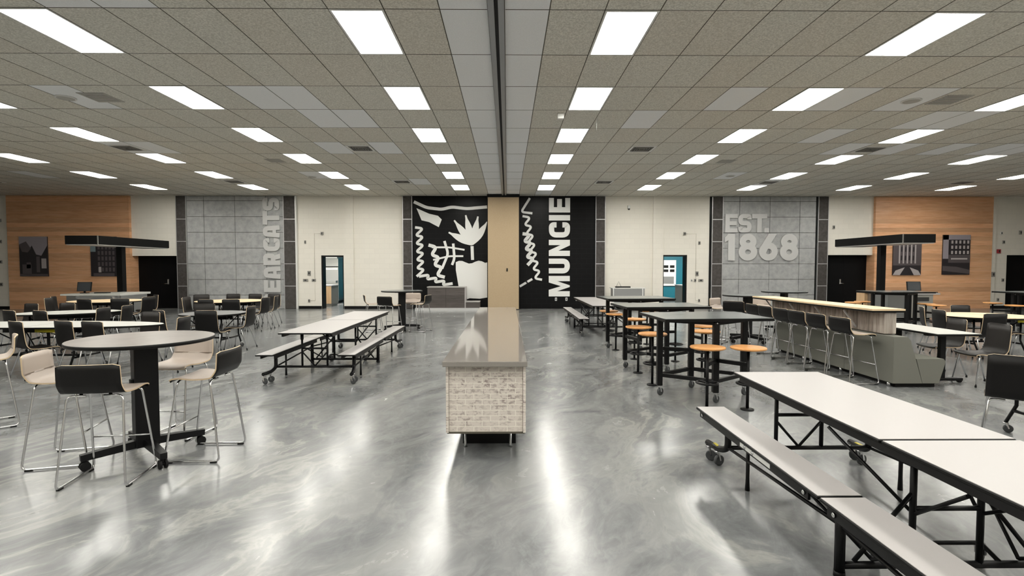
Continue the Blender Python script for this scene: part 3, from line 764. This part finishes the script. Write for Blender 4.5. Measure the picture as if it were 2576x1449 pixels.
chair(8.4, 10.5, -118, 'dark chair in profile beside the steel cabinet, beyond the booth', G)
chair(7.0, 8.0, 84, 'dark chair at the white booth table, farther of two', G)
chair(6.98, 7.28, 84, 'dark chair at the white booth table, nearer of two with yellow edge', G)
chair(9.5, 10.85, 180, 'dark chair behind the wood topped round table at right', G)
chair(8.4, 8.85, 0, 'black chair with its back to us before the wood topped table at right', G)
chair(9.75, 9.3, 50, 'black chair at the right edge beside the wood topped round table', G)
chair(4.6, 4.62, -42, 'large black chair cut by the right picture edge', G)

# ------------------------------------------------------------------ casters
def caster(x, y, par, r=.05, ang=0, plate_z=None, name='caster'):
    z1 = plate_z or r*2+.03
    c = MB(); u = Vector((math.cos(ang), math.sin(ang), 0)); n_ = Vector((-u.y, u.x, 0))
    for s_ in (-1, 1):
        a = Vector((x, y, z1))+n_*.018*s_; b = Vector((x, y, r))+n_*.018*s_+u*.02
        c.bar(a, b, .012)
    c.tube([(x, y, z1-.012), (x, y, z1+.004)], .025, 10)
    o = c.build(name, 'chrome', par)
    wm = MB(); ctr = Vector((x, y, r))+u*.02
    wm.tube([ctr-n_*.015, ctr-n_*.011, ctr+n_*.011, ctr+n_*.015], [r*.85, r, r, r*.85], 18); wm.build('wheel', 'wheel_grey', o)
    return o

# ------------------------------------------------------------------ high round tables
def high_table(x, y, a, r, h, top, lab, grp='high round pedestal tables'):
    t = thing('high_table', lab, 'table', (x, y, 0), a, grp)
    m = MB(); m.mi = 1; m.lathe([(r-.01, h-.032), (r, h-.026), (r, h-.004), (r-.004, h)], 64); m.bm.faces.ensure_lookup_table()
    m.bm.faces[-1].material_index = 0
    m.bm.faces[-1].smooth = False
    m.build('tabletop', [top, 'black_paint'], t)
    MB().rbox(-.09, .09, -.06, .06, .1, h-.05, .008).build('pedestal', 'black', t)
    MB().rbox(-.2, .2, -.16, .16, h-.05, h-.032, .004).build('top_plate', 'black', t)
    for k in range(4):
        an = k*math.pi/2; u = Vector((math.cos(an), math.sin(an), 0)); s_ = u*.46
        m = MB(); m.tube([u*.05+Vector((0, 0, .135)), s_+Vector((0, 0, .11))], [.034, .026], 4); f = m.build('foot', 'black', t)
        wm = MB(); nn = Vector((-u.y, u.x, 0)); c = u*.43+Vector((0, 0, .038))
        for q in (-1, 1): wm.tube([c+nn*.012*q, c+nn*.03*q], .038, 14)
        wm.tube([c-nn*.02+Vector((0,0,.0)), c+nn*.02], .014, 8); wm.tube([c, c+Vector((0, 0, .05))], .012, 8)
        wm.build('caster', 'black_rubber', f)
    MB().rbox(-.11, -.09, -.03, .03, .62, .7, .005).build('release_lever', 'black_rubber', t)
    return t
high_table(-3.18, 4.57, R(49), .545, 1.05, 'taupe_top', 'near round high table with taupe top and black pedestal on casters')
high_table(-2.77, 13.72, R(20), .535, 1.05, 'dark_top', 'far round high table with dark top beside the cream wall')
high_table(5.36, 11.55, R(25), .535, 1.05, 'dark_top', 'round high table with dark top below the date panel, nearer one')
high_table(7.05, 13.2, R(35), .535, 1.05, 'dark_top', 'round high table with dark top behind the bar, farther one')

# ------------------------------------------------------------------ mobile bench tables
def bench_table(x, y0, lab, grp='long folding tables with attached benches', labels=False):
    """y0 near end, 3.62 long along +y, centred on x"""
    Lh = 1.8; t = thing('bench_table', lab, 'table', (x, y0+1.81, 0), 0, grp)
    def ed(m, x0, x1, ya, yb, z):
        m.mi = 1; m.rbox(x0, x1, ya, yb, z-.022, z-.003, .004, 1); m.mi = 0; m.box(x0+.006, x1-.006, ya+.006, yb-.006, z-.004, z)
        return m
    for s_ in (-1, 1):
        ya, yb = (-Lh-.01, -.008) if s_ < 0 else (.008, Lh+.01)
        ed(MB(), -.375, .375, ya, yb, .745).build('tabletop', ['white_laminate', 'base_black'], t)
        for sx in (-1, 1):
            bn = ed(MB(), sx*.575-.125, sx*.575+.125, ya, yb, .437).build('bench', ['white_laminate', 'base_black'], t)
            m = MB()
            m.box(sx*.575-.105, sx*.575-.09, ya+.12, yb-.04, .36, .415); m.box(sx*.575+.09, sx*.575+.105, ya+.12, yb-.04, .36, .415)
            m.build('bench_rail', 'black', bn)
            bo = MB()
            for yy in (ya+.16, (ya+yb)/2-.12, (ya+yb)/2, yb-.1):
                bo.lathe([(.016, sx*.575-.109), (.01, sx*.575-.114)], 10, (yy, .388), 'x')
            bo.build('bolts', 'chrome', bn)
            if labels and sx < 0:
                if s_ > 0: B(-.575-.108, -.575-.105, .55, .98, .372, .402).build('warning_label', 'white_label', bn)["label"] = 'white printed strip'
                else: B(-.575-.108, -.575-.105, -1.15, -.72, .372, .402).build('warning_label', 'yellow_label', bn)["label"] = 'yellow strip'
    m = MB()
    for sx in (-1, 1): m.box(sx*.345-.015, sx*.345+.015, -Lh+.08, Lh-.08, .68, .722)
    m.build('table_rail', 'black', t)
    for s_ in (-1, 1):   # outer trusses
        Y = s_*1.43; m = MB()
        for sx in (-1, 1):
            m.tube([(sx*.185, Y, .2), (sx*.185, Y, .7)], .016); m.tube([(sx*.185, Y, .6), (sx*.185, Y, .68)], .024)
            m.tube([(sx*.185, Y, .42), (0, Y, .21)], .011)
        m.tube([(-.185, Y, .47), (.185, Y, .47)], .014); m.tube([(-.575, Y, .2), (.575, Y, .2)], .018)
        m.build('end_truss', 'black', t)
        for sx in (-1, 1):
            m = MB(); X = sx*.575
            m.tube(bend([(X, Y, .415), (X, Y, .19), (X+sx*.02, Y+s_*.1, .15), (X+sx*.05, Y+s_*.3, .145)], .05), .026, 10)
            lg = m.build('bench_leg', 'black', t)
            caster(X+sx*.03, Y+s_*.14, lg, .045, R(20), .125); caster(X+sx*.05, Y+s_*.27, lg, .045, R(-30), .125)
            if labels: B(X+sx*.03-.012, X+sx*.03+.012, Y+s_*.12, Y+s_*.2, .171, .175).build('yellow_mark', 'yellow_label', lg)
            MB().tube(bend([(X, s_*1.08, .415), (X, s_*1.08, .3), (X, s_*1.05, .05), (X, s_*1.05, 0)], .03), [.016]*20, 8).build('support_leg', 'black', t) if False else \
                MB().tube([(X, s_*1.08, .415), (X, s_*1.08, .1), (X, s_*1.08, .0)], [.014, .014, .018], 8).build('support_leg', 'black', t)
            MB().tube([(X, Y, .2), (X, s_*.03, .28)], .012).build('bench_strut', 'black', t)
    m = MB()             # centre frame
    for sx in (-1, 1):
        m.tube([(sx*.185, 0, .06), (sx*.185, 0, .72)], .017); m.tube([(sx*.185, 0, .46), (sx*.5, 0, .08)], .012)
        m.tube([(sx*.575, 0, .02), (sx*.575, 0, .41)], .027, 10); m.tube([(sx*.575, 0, 0), (sx*.575, 0, .03)], .03, 10)
        m.tube([(sx*.34, .5, .66), (sx*.185, .02, .35)], .01); m.tube([(sx*.34, -.5, .66), (sx*.185, -.02, .35)], .01)
        m.tube([(sx*.575, -.45, .36), (sx*.4, 0, .09)], .01); m.tube([(sx*.575, .45, .36), (sx*.4, 0, .09)], .01)
    m.tube([(-.185, 0, .37), (.185, 0, .37)], .014); m.tube([(-.575, 0, .06), (.575, 0, .06)], .02)
    m.build('centre_frame', 'black', t)
    for sx in (-1, 1):
        c = caster(sx*.3, .12, t, .045, R(40), .11)
    cb = MB(); cb.tube([(-.3, .12, .115), (.3, .12, .115)], .012); cb.tube([(-.3, .12, .115), (-.3, 0, .07)], .012); cb.tube([(.3, .12, .115), (.3, 0, .07)], .012); cb.build('caster_bar', 'black', t)
    return t
bench_table(2.37, .93, 'near white folding bench table with yellow strip on its bench', labels=True)
bench_table(-2.84, 7.3, 'white folding bench table standing between stools and the central counter')
bench_table(2.41, 12.35, 'far white folding bench table behind the square high tables')

# ------------------------------------------------------------------ folding round and oval tables
def folding_table(x, y, rx, ry, top, lab, rot=0, edge='base_black', grp='folding round and oval tables', n=64, yellow=False, fxo=None):
    t = thing('folding_table', lab, 'table', (x, y, 0), R(rot), grp)
    m = MB(); pts = [(rx*math.cos(2*math.pi*k/n), ry*math.sin(2*math.pi*k/n)) for k in range(n)]
    m.mi = 1; m.prism(pts, 'z', .715, .74); m.mi = 0; m.prism([(a*.992, b_*.99) for a, b_ in pts], 'z', .738, .745)
    m.build('tabletop', [top, edge], t)
    B(-.002, .002, -ry*.97, ry*.97, .7445, .7458).build('fold_seam', 'base_black', t)
    fx = fxo or min(.62, rx*.55); fy = min(.42, ry*.7)
    for s_ in (-1, 1):
        m = MB(); X = s_*fx
        for sy in (-1, 1): m.tube([(X, sy*fy*.75, .7), (X, sy*fy*.75, .3), (X, sy*fy, .1)], .016)
        m.tube([(X, -fy*.75, .42), (X, fy*.75, .42)], .013); m.tube([(X, -fy*.8, .24), (X, fy*.8, .24)], .016)
        m.tube([(X, -fy*.7, .66), (X*.3, 0, .3)], .01); m.tube([(X, fy*.7, .66), (X*.3, 0, .3)], .01)
        lg = m.build('leg_frame', 'black', t)
        for sy in (-1, 1): caster(X, sy*fy, lg, .04, R(30*s_), .1)
    m = MB(); m.tube([(-fx, 0, .24), (fx, 0, .24)], .018); m.box(-fx, fx, -.12, -.1, .62, .7); m.box(-fx, fx, .1, .12, .62, .7); m.box(-.02, .02, -.13, .13, .64, .68); m.box(-.015, .015, -.015, .015, .23, .66); m.build('under_frame', 'black', t)
    if yellow: B(.15, .5, -ry*.82, -ry*.8, .66, .71).build('warning_label', 'yellow_label', t)
    return t
folding_table(-7.45, 8.5, 1.85, .5, 'cream_laminate', 'long white oval folding table at the left picture edge', yellow=True)
folding_table(-9.0, 10.75, .95, .55, 'cream_laminate', 'smaller white folding table behind the long oval one', 25, n=8)
folding_table(-11.0, 14.4, .9, .8, 'top_wood', 'wood topped round folding table in front of the left kiosk')
folding_table(-7.58, 14.35, .9, .8, 'top_wood', 'wood topped round folding table below BEARCATS')
folding_table(-5.93, 10.55, .6, .6, 'grey_laminate', 'grey topped round folding table amid chairs')
folding_table(9.12, 9.9, .8, .68, 'top_wood', 'wood topped round folding table beyond the booth', yellow=True)
folding_table(5.92, 4.75, .72, .72, 'cream_laminate', 'folding table just outside the right picture edge, one caster showing', fxo=.88)

# ------------------------------------------------------------------ square high tables with attached stools
def stool_table(x, y, stools, lab, rot=4, grp='high square tables with attached wooden stools'):
    t = thing('stool_table', lab, 'table', (x, y, 0), 0, grp)
    m = MB(); c, s_ = math.cos(R(rot)), math.sin(R(rot))
    pts = [(a*c-b_*s_, a*s_+b_*c) for a, b_ in ((-.68, -.49), (.68, -.49), (.68, .47), (-.68, .47))]
    m.mi = 1; m.prism(pts, 'z', 1.012, 1.044); m.mi = 0; m.prism([(a*.995, b_*.995) for a, b_ in pts], 'z', 1.04, 1.048)
    m.build('tabletop', ['dark_top', 'base_black'], t)
    L = [(-.55, 0), (.02, -.4), (.55, 0), (0, .4)]
    for lx, ly in L:
        m = MB(); m.rbox(lx-.035, lx+.035, ly-.035, ly+.035, .13, 1.0, .006, 1); lg = m.build('leg', 'black', t); caster(lx, ly, lg, .048, R(30), .13)
    for z, wd, nm in ((.27, .045, 'lower_rail'), (.985, .05, 'apron_rail')):
        m = MB()
        for i in range(4):
            a, b_ = L[i], L[(i+1) % 4]; m.bar((*a, z), (*b_, z), wd)
        m.build(nm, 'black', t)
    bo = MB()
    for lx, ly in L: bo.lathe([(.009, ly-.038), (.009, ly-.042)], 8, (lx, .985), 'y')
    bo.build('bolts', 'chrome', t)
    for sx, sy in stools:
        # arm from the nearest leg, post, ring, disc and seat
        lx, ly = min(L, key=lambda q: (q[0]-sx)**2+(q[1]-sy)**2)
        m = MB(); m.tube([(sx, sy, .02), (sx, sy, .7)], .018, 10); m.lathe([(.075, 0), (.075, .012), (.03, .022)], 20, (sx, sy)); m.lathe([(.06, .69), (.09, .705)], 16, (sx, sy))
        p = m.build('stool_post', 'black', t)
        m = MB(); m.bar((lx, ly, .53), (sx, sy, .53), .045); m.build('swing_arm', 'black', p)
        m = MB(); m.tube([(sx+.12*math.cos(k*math.pi/12), sy+.12*math.sin(k*math.pi/12), .31) for k in range(25)], .013, 8)
        for k in range(3):
            an = k*2*math.pi/3; m.bar((sx, sy, .31), (sx+.12*math.cos(an), sy+.12*math.sin(an), .31), .02)
        m.build('foot_ring', 'black', p)
        MB().lathe([(.17, .708), (.195, .716), (.2, .727), (.195, .738), (.16, .742)], 36, (sx, sy)).build('stool_seat', 'seat_wood', t)
    return t
stool_table(2.53, 6.72, [(-.18, -.66), (.28, -.7), (-.48, .58), (.38, .86)], 'nearest of three square black high tables with round wooden stools')
stool_table(2.5, 8.58, [(-.44, -.44), (-.2, .78), (.47, .56), (.62, -.3)], 'middle of three square black high tables with round wooden stools')
stool_table(2.62, 10.7, [(-.44, -.3), (-.44, .42), (.45, -.45), (.4, .5)], 'farthest of three square black high tables with round wooden stools')
stool_table(9.95, 13.3, [(-.75, .45), (-.3, .75), (.75, -.1), (.6, -.6)], 'square black high table with wooden stools in front of the right kiosk')
stool_table(13.2, 12.9, [(-.8, -.3), (-.5, .6), (.6, -.5)], 'square black high table with wooden stool at the right picture edge')

# ------------------------------------------------------------------ central counter
t = thing('central_counter', 'long central counter with glossy taupe top and whitewashed brick body', 'counter', (-.19, 4.38, 0))
MB().rbox(-.36, .36, 0, 5.95, .825, .87, .004, 1).build('countertop', 'quartz', t)
B(-.315, .325, .1, 5.85, .24, .825).build('body', 'white_brick', t)
B(-.34, -.317, .085, 5.86, .235, .825).build('side_panel', 'white_brick', t); B(.327, .35, .085, 5.86, .235, .825).build('side_panel', 'white_brick', t)
B(-.33, .34, .09, 5.86, .225, .24).build('bottom_edge', 'tile_gap', t)
B(-.23, .27, .5, 5.6, .0, .225).build('plinth', 'base_black', t)
for y_ in (.42, 5.7):
    for x_ in (-.2, .22):
        MB().tube([(x_, y_, 0), (x_, y_, .02), (x_, y_, .225)], [.02, .013, .013], 10).build('leg', 'steel', t)

# ------------------------------------------------------------------ low cabinets by the mural
t = thing('host_stand', 'dark wood grain cabinet with pale top standing before the mural', 'cabinet', (-3.05, 19.95, 0))
B(-.0, 1.42, 0, .6, .1, .88).build('cabinet_body', 'cabinet_wood', t); B(-.02, 1.45, -.02, .62, .88, .915).build('worktop', 'white_laminate', t)
B(.7, .706, -.003, 0, .12, .87).build('panel_joint', 'base_black', t); B(1.42, 1.46, 0, .6, .1, .9).build('end_panel', 'white_laminate', t)
B(-.45, 0, 0, .6, .1, .32).build('low_shelf', 'cabinet_wood', t)
B(1.46, 2.0, 0, .6, .1, .32).build('low_shelf', 'cabinet_wood', t); B(1.44, 2.0, -.02, .6, .32, .345).build('shelf_top', 'white_laminate', t)
B(-.48, 1.95, -.01, .55, .0, .1).build('kick_board', 'trim_metal', t)
t = thing('steel_cart', 'low grey steel cart against the cream wall right of the mural', 'cart', (4.66, 19.9, 0))
B(-.6, .6, 0, .5, .15, .84).build('cabinet_body', 'steel', t); B(-.64, .64, -.03, .53, .84, .87).build('worktop', 'white_plastic', t)
B(.5, .54, -.03, 0, .1, .84).build('post', 'white_plastic', t); B(-.62, -.58, -.03, 0, .1, .84).build('post', 'white_plastic', t)
for sx in (-.5, .5):
    for sy in (.08, .42): caster(sx, sy, t, .05, 0, .15)
t = thing('tray_rack', 'small black rack with wire handle lying on the steel cart', 'rack', (4.3, 20.1, .87))
B(-.12, .45, -.08, .08, 0, .05).build('tray', 'base_black', t); MB().tube([(-.08, 0, .05), (0, 0, .24), (.1, 0, .05)], .008).build('handle', 'grey_plastic', t)

# ------------------------------------------------------------------ bar with booth bench
t = thing('bar_counter', 'long bar with butcher block top over weathered wood boards', 'bar', (0, 0, 0))
m = MB(); pt = [(5.16, 7.3), (5.63, 7.3), (5.46, 10.62), (5.02, 10.62)]
m.mi = 1; m.prism(pt, 'z', 1.025, 1.05); m.mi = 0; m.prism(pt, 'z', 1.05, 1.075); m.build('bar_top', ['top_wood', 'base_black'], t)
B(5.37, 5.5, 7.5, 10.5, .715, 1.025).build('board_front', 'weathered', t)
MB().rbox(5.36, 5.53, 7.33, 7.5, .715, 1.025, .008, 1).build('end_post', 'weathered_pale', t)
for yy in (7.95, 8.7, 9.5, 10.35):
    MB().bar((5.37, yy, .75), (5.17, yy, 1.01), .02).build('bracket', 'trim_metal', t)
t = thing('booth_bench', 'long grey green upholstered booth bench under the wood bar', 'bench', (0, 0, 0))
prev = 7.1
for yy in (7.1, 8.15, 9.2):
    MB().prism([(5.33, .06), (5.74, .06), (5.56, .66), (5.52, .705), (5.33, .705)], 'y', yy+.002, yy+1.045).build('backrest', 'upholstery', t)
    MB().prism([(5.745, .06), (5.97, .06), (6.06, .36), (6.03, .4), (5.65, .4)], 'y', yy+.004, yy+1.043).build('seat', 'upholstery', t)
    for a in (yy+.12, yy+.92):
        MB().tube([(5.36, a, 0), (5.36, a, .06)], .025, 10).build('foot', 'chrome', t)
B(5.4, 5.95, 7.15, 10.2, .0, .06).build('plinth', 'base_black', t)
t = thing('booth_table', 'white rectangular table with black legs set at the booth bench', 'table', (6.27, 7.85, 0))
m = MB(); m.mi = 1; m.rbox(-.31, .31, -.72, .72, .71, .737, .004, 1); m.mi = 0; m.box(-.305, .305, -.715, .715, .735, .742); m.build('tabletop', ['cream_laminate', 'base_black'], t)
for yy in (-.42, .42):
    MB().rbox(-.04, .04, yy-.03, yy+.03, .06, .7, .006).build('leg', 'black', t); MB().rbox(-.05, .3, yy-.035, yy+.035, .03, .07, .006).build('foot', 'black', t)
    MB().rbox(-.24, .24, yy-.04, yy+.04, .68, .71, .004).build('top_bracket', 'black', t)
    c = MB(); c.tube([(.27, yy-.02, .03), (.27, yy+.02, .03)], .03, 12); c.build('caster', 'black_rubber', t)

# ------------------------------------------------------------------ kiosks
def kiosk(s_, lab1):
    X0, X1 = (-13.26, -12.28) if s_ < 0 else (12.04, 13.04); zt = 2.61 if s_ < 0 else 2.67; zb = zt-.27
    t = thing('kiosk_canopy', lab1, 'canopy', (0, 0, 0))
    B(X0, X1, 15.8, 19.1, zb+.01, zt).build('fascia', 'base_black', t)
    B(X0+.02, X1-.02, 15.82, 19.08, zb-.012, zb+.01).build('soffit', 'canopy_edge', t)
    xc = X1 if s_ < 0 else X0
    B(xc-.012, xc+.012, 15.785, 15.81, zb, zt+.002).build('corner_strip', 'chrome', t)
    xp = (X0+X1)/2; B(xp-.09, xp+.09, 17.3, 17.48, 0, zb-.012).build('post', 'base_black', t)
kiosk(-1, 'black canopy on a single post over the left serving kiosk'); kiosk(1, 'black canopy on a single post over the right serving kiosk')
t = thing('serving_counter', 'serving counter with pale top and curved steel front at the left kiosk', 'counter', (0, 0, 0))
B(-13.4, -11.75, 15.95, 17.1, .1, .8).build('cabinet_body', 'steel', t); B(-13.4, -11.75, 16.0, 17.05, 0, .1).build('plinth', 'base_black', t)
m = MB(); m.box(-13.5, -12.6, 15.85, 17.2, .8, .85); m.box(-12.6, -11.7, 15.85, 17.2, .8, .86); m.build('countertop', 'cream_laminate', t)
MB().prism([(15.95, .6), (15.78, .68), (15.72, .78), (15.95, .8)], 'x', -12.95, -11.85).build('sneeze_guard', 'chrome', t)
m = MB()
for x0 in (-13.3, -12.78, -12.26): m.box(x0, x0+.45, 15.935, 15.95, .15, .58)
m.build('panels', 'slate', t)
t = thing('serving_counter', 'serving counter with steel panels and vented cabinet at the right kiosk', 'counter', (0, 0, 0))
B(11.7, 13.1, 15.9, 17.15, .1, .82).build('cabinet_body', 'steel', t); B(11.75, 13.05, 15.95, 17.1, 0, .1).build('plinth', 'base_black', t)
B(11.62, 12.4, 15.85, 17.25, .82, .87).build('dark_worktop', 'black', t); B(12.4, 13.28, 15.85, 17.25, .82, .87).build('pale_worktop', 'white_laminate', t)
B(12.42, 13.08, 15.875, 15.9, .12, .8).build('cabinet_door', 'grey_plastic', t); B(12.55, 12.95, 15.865, 15.875, .62, .74).build('vent', 'vent_dark', t)
B(12.28, 12.4, 15.86, 15.9, .0, .82).build('post', 'base_black', t)
B(11.6, 11.7, 16.8, 17.2, .1, .82).build('wood_end', 'warm_cabinet', t)
for lab, x, y_, z, a in (('small black touchscreen monitor on the left kiosk counter', -13.05, 16.2, .86, 12), ('small black touchscreen monitor on the right kiosk counter', 12.65, 16.1, .87, -14)):
    t = thing('touchscreen_monitor', lab, 'monitor', (x, y_, z), R(a))
    MB().rbox(-.1, .1, -.06, .08, 0, .02, .005).build('base', 'base_black', t); MB().bar((0, .02, .02), (0, 0, .13), .04).build('stand', 'base_black', t)
    m = MB(); m.mi = 0; m.prism([(-.03, .06), (.0, .06), (.06, .34), (.03, .345)], 'x', -.19, .19); m.mi = 1; m.prism([(-.033, .075), (-.028, .075), (.026, .33), (.021, .33)], 'x', -.17, .17)
    m.build('screen', ['base_black', 'screen'], t)
    kb = thing('keyboard', lab.replace('small black touchscreen monitor', 'flat black keyboard'), 'keyboard', (x+(.55 if x < 0 else .5), y_+.0, z if x < 0 else z)); MB().rbox(-.2, .2, -.08, .08, 0, .025, .006).build('keys', 'base_black', kb)
